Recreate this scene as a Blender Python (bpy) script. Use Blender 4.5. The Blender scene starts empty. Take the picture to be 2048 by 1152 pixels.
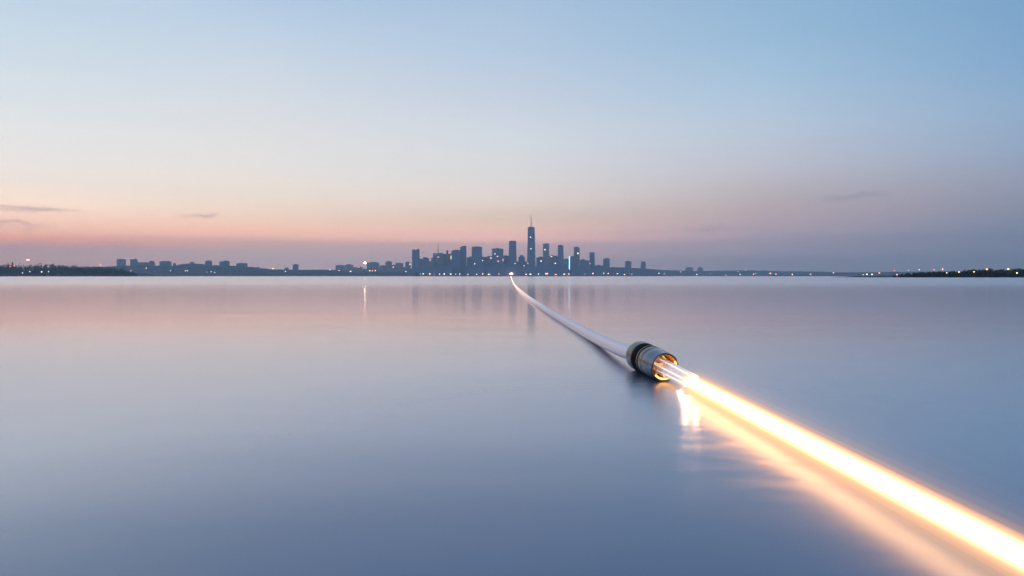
import bpy, bmesh, math, random
from mathutils import Vector, Matrix, noise

random.seed(11)
S = bpy.context.scene
COL = S.collection
F = 1365.33          # focal length in pixels of the 2048 px wide photograph (24 mm lens)
XC, YH = 1024.0, 552.0   # optical axis column and horizon row
H = 1.0              # camera height

def P(x, y, d):
    """world point at distance d along +Y that stands at photo pixel x, y"""
    return Vector(((x - XC) * d / F, d, H + (YH - y) * d / F))

def lin(c):
    return tuple(((v / 255) / 12.92 if v / 255 <= 0.04045 else ((v / 255 + 0.055) / 1.055) ** 2.4) for v in c)

# ------------------------------------------------------------------ materials
def nt(name):
    m = bpy.data.materials.new(name); m.use_nodes = True
    t = m.node_tree; t.nodes.clear()
    out = t.nodes.new('ShaderNodeOutputMaterial')
    return m, t, out

def N(t, kind, **kw):
    n = t.nodes.new(kind)
    for k, v in kw.items():
        if k.startswith('i_'):
            n.inputs[k[2:].replace('_', ' ')].default_value = v
        else:
            setattr(n, k, v)
    return n

def rough_mat(name, col, var=0.25, scale=0.05, rough=0.8, metallic=0.0, spec=0.3, bump=0.0, coord='Object'):
    m, t, out = nt(name)
    b = N(t, 'ShaderNodeBsdfPrincipled')
    b.inputs['Roughness'].default_value = rough
    b.inputs['Metallic'].default_value = metallic
    b.inputs['Specular IOR Level'].default_value = spec
    tc = N(t, 'ShaderNodeTexCoord')
    nz = N(t, 'ShaderNodeTexNoise'); nz.inputs['Scale'].default_value = scale; nz.inputs['Detail'].default_value = 4
    t.links.new(tc.outputs[coord], nz.inputs['Vector'])
    r = N(t, 'ShaderNodeValToRGB')
    r.color_ramp.elements[0].position = 0.3; r.color_ramp.elements[1].position = 0.7
    r.color_ramp.elements[0].color = (*[c * (1 - var) for c in col], 1)
    r.color_ramp.elements[1].color = (*[min(1, c * (1 + var)) for c in col], 1)
    t.links.new(nz.outputs['Fac'], r.inputs['Fac'])
    t.links.new(r.outputs['Color'], b.inputs['Base Color'])
    if bump:
        bp = N(t, 'ShaderNodeBump'); bp.inputs['Strength'].default_value = bump; bp.inputs['Distance'].default_value = 0.002
        t.links.new(nz.outputs['Fac'], bp.inputs['Height']); t.links.new(bp.outputs['Normal'], b.inputs['Normal'])
    t.links.new(b.outputs[0], out.inputs['Surface'])
    return m

def facade_mat(name, wall, glass, fw=4.0, fh=4.0):
    """storeys of glazing between piers and floor bands"""
    m, t, out = nt(name)
    b = N(t, 'ShaderNodeBsdfPrincipled'); b.inputs['Roughness'].default_value = 0.55
    tc = N(t, 'ShaderNodeTexCoord')
    sep = N(t, 'ShaderNodeSeparateXYZ'); t.links.new(tc.outputs['Object'], sep.inputs[0])
    add = N(t, 'ShaderNodeMath', operation='ADD'); t.links.new(sep.outputs[0], add.inputs[0]); t.links.new(sep.outputs[1], add.inputs[1])
    cmb = N(t, 'ShaderNodeCombineXYZ'); t.links.new(add.outputs[0], cmb.inputs[0]); t.links.new(sep.outputs[2], cmb.inputs[1])
    br = N(t, 'ShaderNodeTexBrick'); br.offset = 0.0
    br.inputs['Scale'].default_value = 1.0
    br.inputs['Brick Width'].default_value = fw; br.inputs['Row Height'].default_value = fh
    br.inputs['Mortar Size'].default_value = fh * 0.16
    br.inputs['Color1'].default_value = (*glass, 1); br.inputs['Color2'].default_value = (*[g * 1.8 for g in glass], 1)
    br.inputs['Mortar'].default_value = (*wall, 1)
    t.links.new(cmb.outputs[0], br.inputs['Vector'])
    t.links.new(br.outputs['Color'], b.inputs['Base Color'])
    t.links.new(b.outputs[0], out.inputs['Surface'])
    return m

def glow_mat(name, col, strength):
    m, t, out = nt(name)
    e = N(t, 'ShaderNodeEmission'); e.inputs['Color'].default_value = (*col, 1); e.inputs['Strength'].default_value = strength
    t.links.new(e.outputs[0], out.inputs['Surface'])
    return m

def volume_glow(name, col, strength, absorb=0.0):
    m, t, out = nt(name)
    if absorb:
        e = N(t, 'ShaderNodeEmission'); e.inputs['Color'].default_value = (*col, 1); e.inputs['Strength'].default_value = strength
        a = N(t, 'ShaderNodeVolumeAbsorption'); a.inputs['Color'].default_value = (1.0, .66, .34, 1); a.inputs['Density'].default_value = absorb
        ad = N(t, 'ShaderNodeAddShader'); t.links.new(e.outputs[0], ad.inputs[0]); t.links.new(a.outputs[0], ad.inputs[1])
        t.links.new(ad.outputs[0], out.inputs['Volume'])
        return m
    e = N(t, 'ShaderNodeEmission'); e.inputs['Color'].default_value = (*col, 1); e.inputs['Strength'].default_value = strength
    t.links.new(e.outputs[0], out.inputs['Volume'])
    return m

# ------------------------------------------------------------------ mesh helpers
def obj(name, bm, mat, parent=None, smooth=False):
    me = bpy.data.meshes.new(name)
    bm.normal_update(); bm.to_mesh(me); bm.free()
    if smooth:
        for p in me.polygons: p.use_smooth = True
    o = bpy.data.objects.new(name, me); COL.objects.link(o)
    if mat: me.materials.append(mat)
    if parent: o.parent = parent
    return o

def root(name, loc):
    o = bpy.data.objects.new(name, None); COL.objects.link(o); o.location = loc
    o.empty_display_size = 1
    return o

def tag(o, label=None, cat=None, group=None, kind=None):
    if label: o['label'] = label
    if cat: o['category'] = cat
    if group: o['group'] = group
    if kind: o['kind'] = kind
    return o

def box(bm, x0, x1, y0, y1, z0, z1, top=None):
    """box, optionally tapering: top = (x0, x1, y0, y1) of its upper face"""
    tx0, tx1, ty0, ty1 = top or (x0, x1, y0, y1)
    v = [bm.verts.new(c) for c in ((x0, y0, z0), (x1, y0, z0), (x1, y1, z0), (x0, y1, z0),
                                   (tx0, ty0, z1), (tx1, ty0, z1), (tx1, ty1, z1), (tx0, ty1, z1))]
    for f in ((0, 1, 5, 4), (1, 2, 6, 5), (2, 3, 7, 6), (3, 0, 4, 7), (4, 5, 6, 7), (3, 2, 1, 0)):
        bm.faces.new([v[i] for i in f])

def ball(bm, c, r, seg=12, sc=(1, 1, 1)):
    bmesh.ops.create_uvsphere(bm, u_segments=seg, v_segments=max(6, seg // 2), radius=r,
                              matrix=Matrix.Translation(c) @ Matrix.Diagonal((*sc, 1)))

def rod(bm, a, b, r0, r1=None, seg=8):
    r1 = r0 if r1 is None else r1
    a, b = Vector(a), Vector(b); d = (b - a).normalized()
    u = d.orthogonal().normalized(); w = d.cross(u)
    ra = [bm.verts.new(a + r0 * (math.cos(2 * math.pi * k / seg) * u + math.sin(2 * math.pi * k / seg) * w)) for k in range(seg)]
    rb = [bm.verts.new(b + r1 * (math.cos(2 * math.pi * k / seg) * u + math.sin(2 * math.pi * k / seg) * w)) for k in range(seg)]
    for k in range(seg):
        bm.faces.new((ra[k], ra[(k + 1) % seg], rb[(k + 1) % seg], rb[k]))
    bm.faces.new(ra[::-1]); bm.faces.new(rb)

def lathe(bm, prof, seg=72, closed=False, cap0=False, cap1=False, wob=None):
    """revolve (y, r) profile about the local Y axis"""
    rings = []
    for i, (y, r) in enumerate(prof):
        ring = []
        for k in range(seg):
            a = 2 * math.pi * k / seg
            yy = y + (wob(i, a) if wob else 0)
            ring.append(bm.verts.new((r * math.cos(a), yy, r * math.sin(a))))
        rings.append(ring)
    n = len(rings)
    for i in range(n if closed else n - 1):
        A, B = rings[i], rings[(i + 1) % n]
        for k in range(seg):
            bm.faces.new((A[k], A[(k + 1) % seg], B[(k + 1) % seg], B[k]))
    if cap0: bm.faces.new(rings[0])
    if cap1: bm.faces.new(rings[-1][::-1])
    bmesh.ops.recalc_face_normals(bm, faces=bm.faces)

# ------------------------------------------------------------------ camera
cam = bpy.data.cameras.new('camera'); camo = bpy.data.objects.new('camera', cam); COL.objects.link(camo)
cam.lens = 24; cam.sensor_width = 36; cam.clip_start = 0.05; cam.clip_end = 60000
camo.location = (0, 0, H); camo.rotation_euler = (math.radians(90), 0, 0)
cam.shift_y = -(576 - YH) / 2048 
S.camera = camo

# ------------------------------------------------------------------ sky
# colours of the dusk sky by azimuth column and elevation row; rows are heights above the
# horizon given as tangents, columns are azimuths in degrees from the view axis
ROWS = [0.000, 0.021, 0.033, 0.046, 0.055, 0.085, 0.112, 0.150, 0.200, 0.260, 0.330, 0.420]
#SKYTABLE-BEGIN
SKY = {
    0: [(1.4137, 0.8002, 0.6123), (1.4137, 0.8002, 0.6123), (1.4942, 0.8185, 0.6446), (2.9446, 1.0426, 0.4498), (2.5207, 1.294, 0.7765), (2.0108, 1.4651, 1.0366), (1.461, 1.2365, 1.0408), (1.1948, 1.1188, 1.0392), (0.9648, 1.0028, 1.0001), (0.7718, 0.8786, 0.9489), (0.6222, 0.7664, 0.9038), (0.6176, 0.7606, 0.8979)],
    512: [(1.1552, 0.786, 0.7437), (1.1552, 0.786, 0.7437), (1.2669, 0.8229, 0.6819), (1.6556, 0.8914, 0.6481), (2.4928, 1.2396, 0.7319), (1.7105, 1.219, 0.8702), (1.393, 1.1652, 0.9381), (1.1609, 1.0767, 0.9833), (0.9732, 0.9571, 0.945), (0.7983, 0.8591, 0.9133), (0.6361, 0.7594, 0.8906), (0.4312, 0.6076, 0.8353)],
    1024: [(0.9185, 0.6384, 0.657), (0.9185, 0.6384, 0.657), (1.1039, 0.7164, 0.6676), (1.3337, 0.7779, 0.6691), (2.1972, 1.1473, 0.8142), (1.3472, 0.963, 0.6941), (1.2463, 1.0377, 0.8889), (1.0065, 0.965, 0.927), (0.8542, 0.8969, 0.9262), (0.6932, 0.7662, 0.8789), (0.545, 0.6802, 0.8438), (0.4366, 0.5911, 0.7937)],
    1536: [(0.4604, 0.4173, 0.5029), (0.4604, 0.4173, 0.5029), (0.6716, 0.5218, 0.5828), (0.7583, 0.5569, 0.6207), (0.9003, 0.6211, 0.6589), (0.8192, 0.589, 0.5613), (0.743, 0.6214, 0.6087), (0.7215, 0.702, 0.7693), (0.6206, 0.7146, 0.8405), (0.4711, 0.6566, 0.8315), (0.3604, 0.5632, 0.7746), (0.2934, 0.4907, 0.7093)],
    2048: [(0.3165, 0.3149, 0.4142), (0.3165, 0.3149, 0.4142), (0.388, 0.3636, 0.4553), (0.3885, 0.3634, 0.4583), (0.374, 0.3829, 0.4797), (0.415, 0.3993, 0.4901), (0.4322, 0.4465, 0.5563), (0.3882, 0.4996, 0.6673), (0.3401, 0.514, 0.7232), (0.2568, 0.4514, 0.6966), (0.2144, 0.4126, 0.6478), (0.2144, 0.4116, 0.6458)],
}
#SKYTABLE-END
WANT_PX = [552, 530, 508, 489, 478, 436, 399, 347, 279, 197, 101, 0]
WANT = {   # what the photograph shows, sRGB, at those rows of the five columns
    0:    [(160,148,166), (165,150,163), (168,152,162), (176,154,163), (214,163,159), (233,194,181), (239,220,207), (236,227,221), (228,227,227), (219,226,231), (206,220,231), (193,212,228)],
    512:  [(163,154,172), (165,156,172), (172,160,170), (182,161,169), (218,176,170), (234,205,191), (234,219,208), (229,224,220), (223,223,225), (213,220,227), (198,213,228), (183,205,228)],
    1024: [(160,152,172), (168,154,172), (182,160,173), (196,168,175), (206,174,176), (216,193,185), (219,207,203), (216,215,217), (209,216,223), (197,208,224), (182,202,224), (172,196,222)],
    1536: [(118,132,157), (124,135,159), (135,140,162), (145,145,166), (152,149,170), (173,161,172), (180,172,180), (186,186,198), (186,197,214), (172,197,219), (156,189,218), (148,183,213)],
    2048: [(106,122,149), (109,125,151), (112,127,153), (115,129,155), (117,131,157), (126,139,163), (140,146,167), (148,158,180), (148,170,196), (144,174,204), (132,169,205), (127,167,202)],
}
AZ = {x: math.degrees(math.atan((x - 1024) / F)) for x in WANT}
if SKY is None:
    SKY = {x: [lin(c) for c in WANT[x]] for x in WANT}

world = bpy.data.worlds.new('World'); S.world = world; world.use_nodes = True
wt = world.node_tree; wt.nodes.clear()
wout = wt.nodes.new('ShaderNodeOutputWorld'); bg = wt.nodes.new('ShaderNodeBackground')
wt.links.new(bg.outputs[0], wout.inputs['Surface'])
tc = wt.nodes.new('ShaderNodeTexCoord'); sp = wt.nodes.new('ShaderNodeSeparateXYZ')
wt.links.new(tc.outputs['Generated'], sp.inputs[0])

def M(op, a, b=None, c=None, clamp=False):
    n = wt.nodes.new('ShaderNodeMath'); n.operation = op; n.use_clamp = clamp
    for i, v in enumerate((a, b, c)):
        if v is None: continue
        if isinstance(v, (int, float)): n.inputs[i].default_value = v
        else: wt.links.new(v, n.inputs[i])
    return n.outputs[0]

X, Y, Z = sp.outputs
hyp = M('MAXIMUM', M('SQRT', M('ADD', M('MULTIPLY', X, X), M('MULTIPLY', Y, Y))), 1e-4)
tanel = M('DIVIDE', M('ABSOLUTE', Z), hyp)
az = M('MULTIPLY', M('ARCTAN2', X, Y), 180 / math.pi)
fac = M('DIVIDE', tanel, 0.42, clamp=True)
facz = M('DIVIDE', M('SUBTRACT', tanel, 0.42), 1.6, clamp=True)
ZEN = (0.045, 0.15, 0.42)

def ramp(cols, f):
    r = wt.nodes.new('ShaderNodeValToRGB'); cr = r.color_ramp
    cr.interpolation = 'LINEAR'
    pos = [v / 0.42 for v in ROWS]
    cr.elements[0].position = 0; cr.elements[0].color = (*cols[0], 1)
    cr.elements[1].position = 1; cr.elements[1].color = (*cols[-1], 1)
    for p, c in zip(pos[1:-1], cols[1:-1]):
        e = cr.elements.new(p); e.color = (*c, 1)
    wt.links.new(f, r.inputs['Fac'])
    return r.outputs['Color']

def mix(f, a, b):
    n = wt.nodes.new('ShaderNodeMix'); n.data_type = 'RGBA'
    for s, v in ((0, f), (6, a), (7, b)):
        if isinstance(v, (int, float)): n.inputs[s].default_value = v
        elif isinstance(v, tuple): n.inputs[s].default_value = (*v, 1)
        else: wt.links.new(v, n.inputs[s])
    return n.outputs[2]

xs = sorted(WANT)
back = [tuple((SKY[0][i][k] * 0.35 + SKY[1536][i][k] * 0.65) for k in range(3)) for i in range(len(ROWS))]
cols = [(-180.0, back)] + [(AZ[x], SKY[x]) for x in xs] + [(180.0, back)]
acc = ramp(cols[0][1], fac)
for (a0, _), (a1, c1) in zip(cols[:-1], cols[1:]):
    f = M('DIVIDE', M('SUBTRACT', az, a0), a1 - a0, clamp=True)
    f = M('SMOOTH_MIN', f, 1.0, 0.0)
    acc = mix(f, acc, ramp(c1, fac))
acc = mix(M('POWER', facz, 0.8), acc, ZEN)

# thin dusk clouds: long narrow streaks low in the sky, given as azimuth degrees / tangent
nz = wt.nodes.new('ShaderNodeTexNoise'); nz.inputs['Scale'].default_value = 1.0; nz.inputs['Detail'].default_value = 5
cmb = wt.nodes.new('ShaderNodeCombineXYZ')
wt.links.new(M('MULTIPLY', az, 0.9), cmb.inputs[0]); wt.links.new(M('MULTIPLY', tanel, 90), cmb.inputs[1])
wt.links.new(cmb.outputs[0], nz.inputs['Vector'])
wob = M('SUBTRACT', nz.outputs['Fac'], 0.5)
def azt(x, y):
    a = math.atan((x - 1024) / F)
    return math.degrees(a), (YH - y) / F * math.cos(a)
total = None
#        x0   y0    x1   y1   half thickness px, strength, fade px
for x0, y0, x1, y1, hw, st in ((-60, 406, 165, 424, 1.9, .34), (-40, 416, 80, 421, 1.7, .28), (40, 421, 120, 419, 2.0, .10),
                               (-80, 442, 90, 452, 4.2, .34), (352, 433, 440, 429, 2.4, .20), (386, 430, 432, 430, 2.4, .18),
                               (270, 421, 330, 420, 2.2, .06), (1630, 402, 1790, 384, 3.0, .26), (1370, 459, 1530, 455, 3.0, .16), (1180, 468, 1420, 460, 3, .10),
                               (-60, 486, 330, 492, 6, .12)):
    (a0, t0), (a1, t1) = azt(x0, y0), azt(x1, y1)
    k = (t1 - t0) / (a1 - a0)
    centre = M('ADD', M('MULTIPLY', M('SUBTRACT', az, a0), k), t0)
    dv = M('ADD', M('SUBTRACT', tanel, centre), M('MULTIPLY', wob, 6.0 * hw / F * 1.4))
    q = M('DIVIDE', dv, hw / F * 1.5)
    g = M('EXPONENT', M('MULTIPLY', M('MULTIPLY', q, q), -1.0))
    mid, half = (a0 + a1) / 2, (a1 - a0) / 2
    u = M('DIVIDE', M('SUBTRACT', az, mid), half)
    u2 = M('MULTIPLY', u, u)
    e = M('EXPONENT', M('MULTIPLY', M('MULTIPLY', u2, u2), -1.3))
    s = M('MULTIPLY', M('MULTIPLY', g, e), st)
    total = s if total is None else M('ADD', total, s)
acc = mix(M('MINIMUM', total, 0.6), acc, lin((132, 118, 150)))
wt.links.new(acc, bg.inputs['Color']); bg.inputs['Strength'].default_value = 1.0

# the sun has set behind the left shoulder: a weak broad warm remainder
sun = bpy.data.lights.new('sun', 'SUN'); suno = bpy.data.objects.new('sun', sun); COL.objects.link(suno)
sun.energy = 0.25; sun.angle = math.radians(14); sun.color = (1.0, 0.72, 0.55)
suno.rotation_euler = Vector((0.93, 0.25, -0.16)).to_track_quat('-Z', 'Y').to_euler()

# ------------------------------------------------------------------ haze
SIG = 1.35e-4
bm = bmesh.new(); box(bm, -9500, 9500, -300, 9200, -1.0, 520)
m, t, out = nt('haze_air')
pv = N(t, 'ShaderNodeVolumePrincipled'); pv.inputs['Density'].default_value = SIG
pv.inputs['Color'].default_value = (0.60, 0.82, 1.0, 1)
t.links.new(pv.outputs[0], out.inputs['Volume'])
hz = obj('haze', bm, m); tag(hz, kind='stuff')

# ------------------------------------------------------------------ water
m, t, out = nt('calm_water')
tc2 = N(t, 'ShaderNodeTexCoord')
mp = N(t, 'ShaderNodeMapping'); mp.inputs['Location'].default_value = (0.3, 0.2, 0.43); mp.inputs['Scale'].default_value = (0.10, 0.55, 1.0); mp.inputs['Rotation'].default_value = (0, 0, math.radians(7))
t.links.new(tc2.outputs['Object'], mp.inputs['Vector'])
n1 = N(t, 'ShaderNodeTexNoise'); n1.inputs['Scale'].default_value = 1.0; n1.inputs['Detail'].default_value = 2.5; n1.inputs['Roughness'].default_value = 0.45
t.links.new(mp.outputs[0], n1.inputs['Vector'])
mp2 = N(t, 'ShaderNodeMapping'); mp2.inputs['Location'].default_value = (0.7, 0.1, 0.57); mp2.inputs['Scale'].default_value = (1.1, 2.2, 1.0); mp2.inputs['Rotation'].default_value = (0, 0, math.radians(-4))
t.links.new(tc2.outputs['Object'], mp2.inputs['Vector'])
n2 = N(t, 'ShaderNodeTexNoise'); n2.inputs['Scale'].default_value = 1.0; n2.inputs['Detail'].default_value = 2.0
t.links.new(mp2.outputs[0], n2.inputs['Vector'])
b1 = N(t, 'ShaderNodeBump'); b1.inputs['Strength'].default_value = 1.0; b1.inputs['Distance'].default_value = 0.010
t.links.new(n1.outputs['Fac'], b1.inputs['Height'])
b2 = N(t, 'ShaderNodeBump'); b2.inputs['Strength'].default_value = 1.0; b2.inputs['Distance'].default_value = 0.0055
t.links.new(n2.outputs['Fac'], b2.inputs['Height']); t.links.new(b1.outputs['Normal'], b2.inputs['Normal'])
# small ripples round the connector and the fibre ends
mp4 = N(t, 'ShaderNodeMapping'); mp4.inputs['Location'].default_value = (.2, .6, .37); mp4.inputs['Scale'].default_value = (2.0, 3.0, 1.0)
t.links.new(tc2.outputs['Object'], mp4.inputs['Vector'])
n4 = N(t, 'ShaderNodeTexNoise'); n4.inputs['Scale'].default_value = 1.0; n4.inputs['Detail'].default_value = 1.3
t.links.new(mp4.outputs[0], n4.inputs['Vector'])
vd = N(t, 'ShaderNodeVectorMath', operation='DISTANCE'); vd.inputs[1].default_value = (1.2, 4.0, 0); t.links.new(tc2.outputs['Object'], vd.inputs[0])
vm = N(t, 'ShaderNodeMapRange'); vm.interpolation_type = 'SMOOTHSTEP'
vm.inputs['From Min'].default_value = .4; vm.inputs['From Max'].default_value = 1.5; vm.inputs['To Min'].default_value = 1; vm.inputs['To Max'].default_value = 0
t.links.new(vd.outputs['Value'], vm.inputs['Value'])
b4 = N(t, 'ShaderNodeBump'); b4.inputs['Distance'].default_value = 0.013
t.links.new(vm.outputs[0], b4.inputs['Strength']); t.links.new(n4.outputs['Fac'], b4.inputs['Height']); t.links.new(b2.outputs['Normal'], b4.inputs['Normal'])
# wind-ruffled water far out, glassy water near
sx = N(t, 'ShaderNodeSeparateXYZ'); t.links.new(tc2.outputs['Object'], sx.inputs[0])
mpw = N(t, 'ShaderNodeMapping'); mpw.inputs['Scale'].default_value = (0.012, 0.08, 1.0)
t.links.new(tc2.outputs['Object'], mpw.inputs['Vector'])
n3 = N(t, 'ShaderNodeTexNoise'); n3.inputs['Scale'].default_value = 1.0; n3.inputs['Detail'].default_value = 3
t.links.new(mpw.outputs[0], n3.inputs['Vector'])
wm = N(t, 'ShaderNodeMath', operation='MULTIPLY_ADD'); wm.inputs[1].default_value = 36.0
t.links.new(n3.outputs['Fac'], wm.inputs[0]); t.links.new(sx.outputs[1], wm.inputs[2])
rr = N(t, 'ShaderNodeMapRange'); rr.interpolation_type = 'SMOOTHSTEP'
rr.inputs['From Min'].default_value = 50; rr.inputs['From Max'].default_value = 130
rr.inputs['To Min'].default_value = 0.115; rr.inputs['To Max'].default_value = 0.21
t.links.new(wm.outputs[0], rr.inputs['Value'])
rn = N(t, 'ShaderNodeMapRange'); rn.interpolation_type = 'SMOOTHSTEP'
rn.inputs['From Min'].default_value = 4; rn.inputs['From Max'].default_value = 16
rn.inputs['To Min'].default_value = 0.15; rn.inputs['To Max'].default_value = 0.0
t.links.new(sx.outputs[1], rn.inputs['Value'])
ra = N(t, 'ShaderNodeMath', operation='ADD'); t.links.new(rr.outputs[0], ra.inputs[0]); t.links.new(rn.outputs[0], ra.inputs[1])
gl = N(t, 'ShaderNodeBsdfGlossy'); gl.distribution = 'GGX'
gl.inputs['Color'].default_value = (1, .97, .975, 1)
t.links.new(ra.outputs[0], gl.inputs['Roughness']); t.links.new(b4.outputs['Normal'], gl.inputs['Normal'])
df = N(t, 'ShaderNodeBsdfDiffuse'); df.inputs['Color'].default_value = (0.080, 0.145, 0.255, 1)
fr = N(t, 'ShaderNodeLayerWeight'); fr.inputs['Blend'].default_value = 0.5
fp = N(t, 'ShaderNodeValToRGB'); fp.color_ramp.interpolation = 'B_SPLINE'; ce = fp.color_ramp.elements
ce[0].position = 0; ce[0].color = (.04, .04, .04, 1); ce[1].position = 1; ce[1].color = (.93, .93, .93, 1)
for p_, v_ in ((.45, .10), (.60, .23), (.70, .32), (.80, .71), (.93, .84)):
    e_ = ce.new(p_); e_.color = (v_, v_, v_, 1)
t.links.new(b1.outputs['Normal'], fr.inputs['Normal'])
t.links.new(fr.outputs['Facing'], fp.inputs['Fac'])
gl2 = N(t, 'ShaderNodeBsdfGlossy'); gl2.distribution = 'GGX'; gl2.inputs['Color'].default_value = (1, .97, .975, 1)
r2 = N(t, 'ShaderNodeMapRange'); r2.interpolation_type = 'SMOOTHSTEP'; r2.inputs['From Min'].default_value = .8; r2.inputs['From Max'].default_value = 4.5; r2.inputs['To Min'].default_value = .34; r2.inputs['To Max'].default_value = 0.0
t.links.new(vd.outputs['Value'], r2.inputs['Value'])
gl2.inputs['Roughness'].default_value = 0.42; t.links.new(b4.outputs['Normal'], gl2.inputs['Normal'])
gm = N(t, 'ShaderNodeMixShader'); t.links.new(r2.outputs[0], gm.inputs[0]); t.links.new(gl.outputs[0], gm.inputs[1]); t.links.new(gl2.outputs[0], gm.inputs[2])
mx = N(t, 'ShaderNodeMixShader'); t.links.new(fp.outputs[0], mx.inputs[0]); t.links.new(df.outputs[0], mx.inputs[1]); t.links.new(gm.outputs[0], mx.inputs[2])
t.links.new(mx.outputs[0], out.inputs['Surface'])
bm = bmesh.new()
v = [bm.verts.new(c) for c in ((-9400, -250, 0), (9400, -250, 0), (9400, 9100, 0), (-9400, 9100, 0))]; bm.faces.new(v)
tag(obj('water', bm, m), kind='structure')

# ------------------------------------------------------------------ land
def ridge(name, d, pts, mat, depth=300, step=3.0, rough=1.0, seed=0, kind='structure', y_base=None):
    """a wooded bank seen edge on: pts are (x, y_top) photo pixels of its skyline at distance d"""
    bm = bmesh.new()
    x = pts[0][0]; cols_ = []
    px = d / F
    while x <= pts[-1][0]:
        for (xa, ya), (xb, yb) in zip(pts[:-1], pts[1:]):
            if xa <= x <= xb:
                y = ya + (yb - ya) * (x - xa) / (xb - xa); break
        z = H + (YH - y) * px
        z += rough * px * (noise.fractal(Vector((x * 0.11, seed, 0)), 1.0, 2.0, 4) * 1.4)
        z = max(z, 0.4)
        wx = (x - XC) * px
        jit = 12 * noise.noise(Vector((x * 0.05, seed + 9, 2)))
        cols_.append([bm.verts.new((wx, d + jit, -0.5)), bm.verts.new((wx, d + jit + 2, min(z * .6, 1.2))),
                      bm.verts.new((wx, d + 18 + jit, z * 0.62)), bm.verts.new((wx, d + 60 + jit, z)),
                      bm.verts.new((wx, d + depth * .6, z * 0.9)), bm.verts.new((wx, d + depth, -0.5))])
        x += step
    for A, B in zip(cols_[:-1], cols_[1:]):
        for k in range(5):
            bm.faces.new((A[k], B[k], B[k + 1], A[k + 1]))
    o = obj(name, bm, mat)
    return tag(o, kind=kind)

wood_mat = rough_mat('dark_foliage', (0.035, 0.055, 0.035), .5, .06, .9)
wood_mat2 = rough_mat('dark_foliage_near', (0.022, 0.034, 0.022), .5, .4, .9)
bank_mat = rough_mat('bank_earth', (0.07, 0.085, 0.09), .4, .05, .9)
quay_mat = rough_mat('quay_stone', (0.10, 0.11, 0.12), .3, .02, .85)

ridge('hills', 4560, [(60, 536), (200, 533), (240, 531), (300, 531), (420, 532), (500, 534), (540, 539), (585, 539.5),
                      (640, 539), (700, 543), (790, 543.5), (830, 545)], bank_mat, 260, 2.0, 0.55, 3)
ridge('hills', 7600, [(500, 538), (640, 540), (760, 536), (900, 536), (1280, 536), (1330, 540), (1400, 542), (1500, 540.5), (1560, 542), (1640, 543), (1700, 545), (1840, 545), (1900, 546)],
      bank_mat, 500, 2.0, 0.5, 5)
ridge('hills', 5600, [(1560, 549), (1625, 546.5), (1640, 544.5), (1700, 544.6), (1780, 544), (1850, 543), (1930, 543), (2100, 541), (2300, 543)], bank_mat, 260, 2.0, 0.4, 8)
ridge('land', 2080, [(-420, 541), (-60, 540), (120, 541), (225, 545), (262, 551.6)], bank_mat, 300, 2.0, 0.3, 12)
ridge('land', 505, [(1775, 554.3), (1800, 552.5), (1900, 549.5), (2150, 547), (2420, 548)], bank_mat, 120, 2.0, 0.3, 14)
# the city stands on a low quay
bm = bmesh.new(); d = 4900; s = d / F
box(bm, (800 - XC) * s, (1345 - XC) * s, d, d + 900, -0.5, H + (YH - 550.2) * s)
tag(obj('land', bm, quay_mat), kind='structure')

def leafy_wood(name, label, d, pts, spacing_m, wscale, leaf, nleaf, mat, seed, rows=2):
    """a wood of separate rounded crowns made of loose leaf clumps over short trunks; its skyline follows pts"""
    rnd = random.Random(seed); bm = bmesh.new(); px = d / F
    x0, x1 = pts[0][0], pts[-1][0]
    for row in range(rows):
        dd = d + row * leaf * 9
        x = x0 + rnd.random() * spacing_m / px
        while x < x1:
            for (xa, ya), (xb, yb) in zip(pts[:-1], pts[1:]):
                if xa <= x <= xb:
                    y = ya + (yb - ya) * (x - xa) / (xb - xa); break
            h = max((H + (YH - y) * px) * rnd.uniform(0.80, 1.07), leaf * 2)
            w = wscale * rnd.uniform(.7, 1.35) * min(1.0, 0.5 + h / (wscale * 4))
            cx, cy = (x - XC) * px, dd + rnd.uniform(-1, 1) * wscale
            rod(bm, (cx, cy, 0), (cx, cy, h * .6), leaf * .18, leaf * .08, 5)
            for _ in range(nleaf):
                # lobes: unit ball pushed out by noise
                a, b_ = rnd.uniform(0, 2 * math.pi), rnd.uniform(-1, 1)
                rr_ = rnd.random() ** 0.45
                dirv = Vector((math.cos(a) * math.sqrt(1 - b_ * b_), math.sin(a) * math.sqrt(1 - b_ * b_), b_))
                k = rr_ * (0.78 + 0.5 * noise.noise(dirv * 1.7 + Vector((x, row * 7, seed))))
                c = Vector((cx + dirv.x * w * k, cy + dirv.y * w * k, h * .52 + dirv.z * h * .50 * k))
                if c.z < 0.2: c.z = 0.2 + rnd.random() * h * .3
                s1 = leaf * rnd.uniform(.5, 1.1)
                u = Vector((rnd.uniform(-1, 1), rnd.uniform(-1, 1), rnd.uniform(-.6, .6))).normalized()
                w_ = u.orthogonal().normalized(); w_.rotate(Matrix.Rotation(rnd.uniform(0, 6.3), 3, u)) if False else None
                bm.faces.new([bm.verts.new(c + u * s1), bm.verts.new(c + w_ * s1 * .7), bm.verts.new(c - u * s1 * .9), bm.verts.new(c - w_ * s1 * .8)])
            x += spacing_m / px * rnd.uniform(.6, 1.4)
    o = obj(name, bm, mat)
    return tag(o, label, 'wood', kind='stuff')

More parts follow.
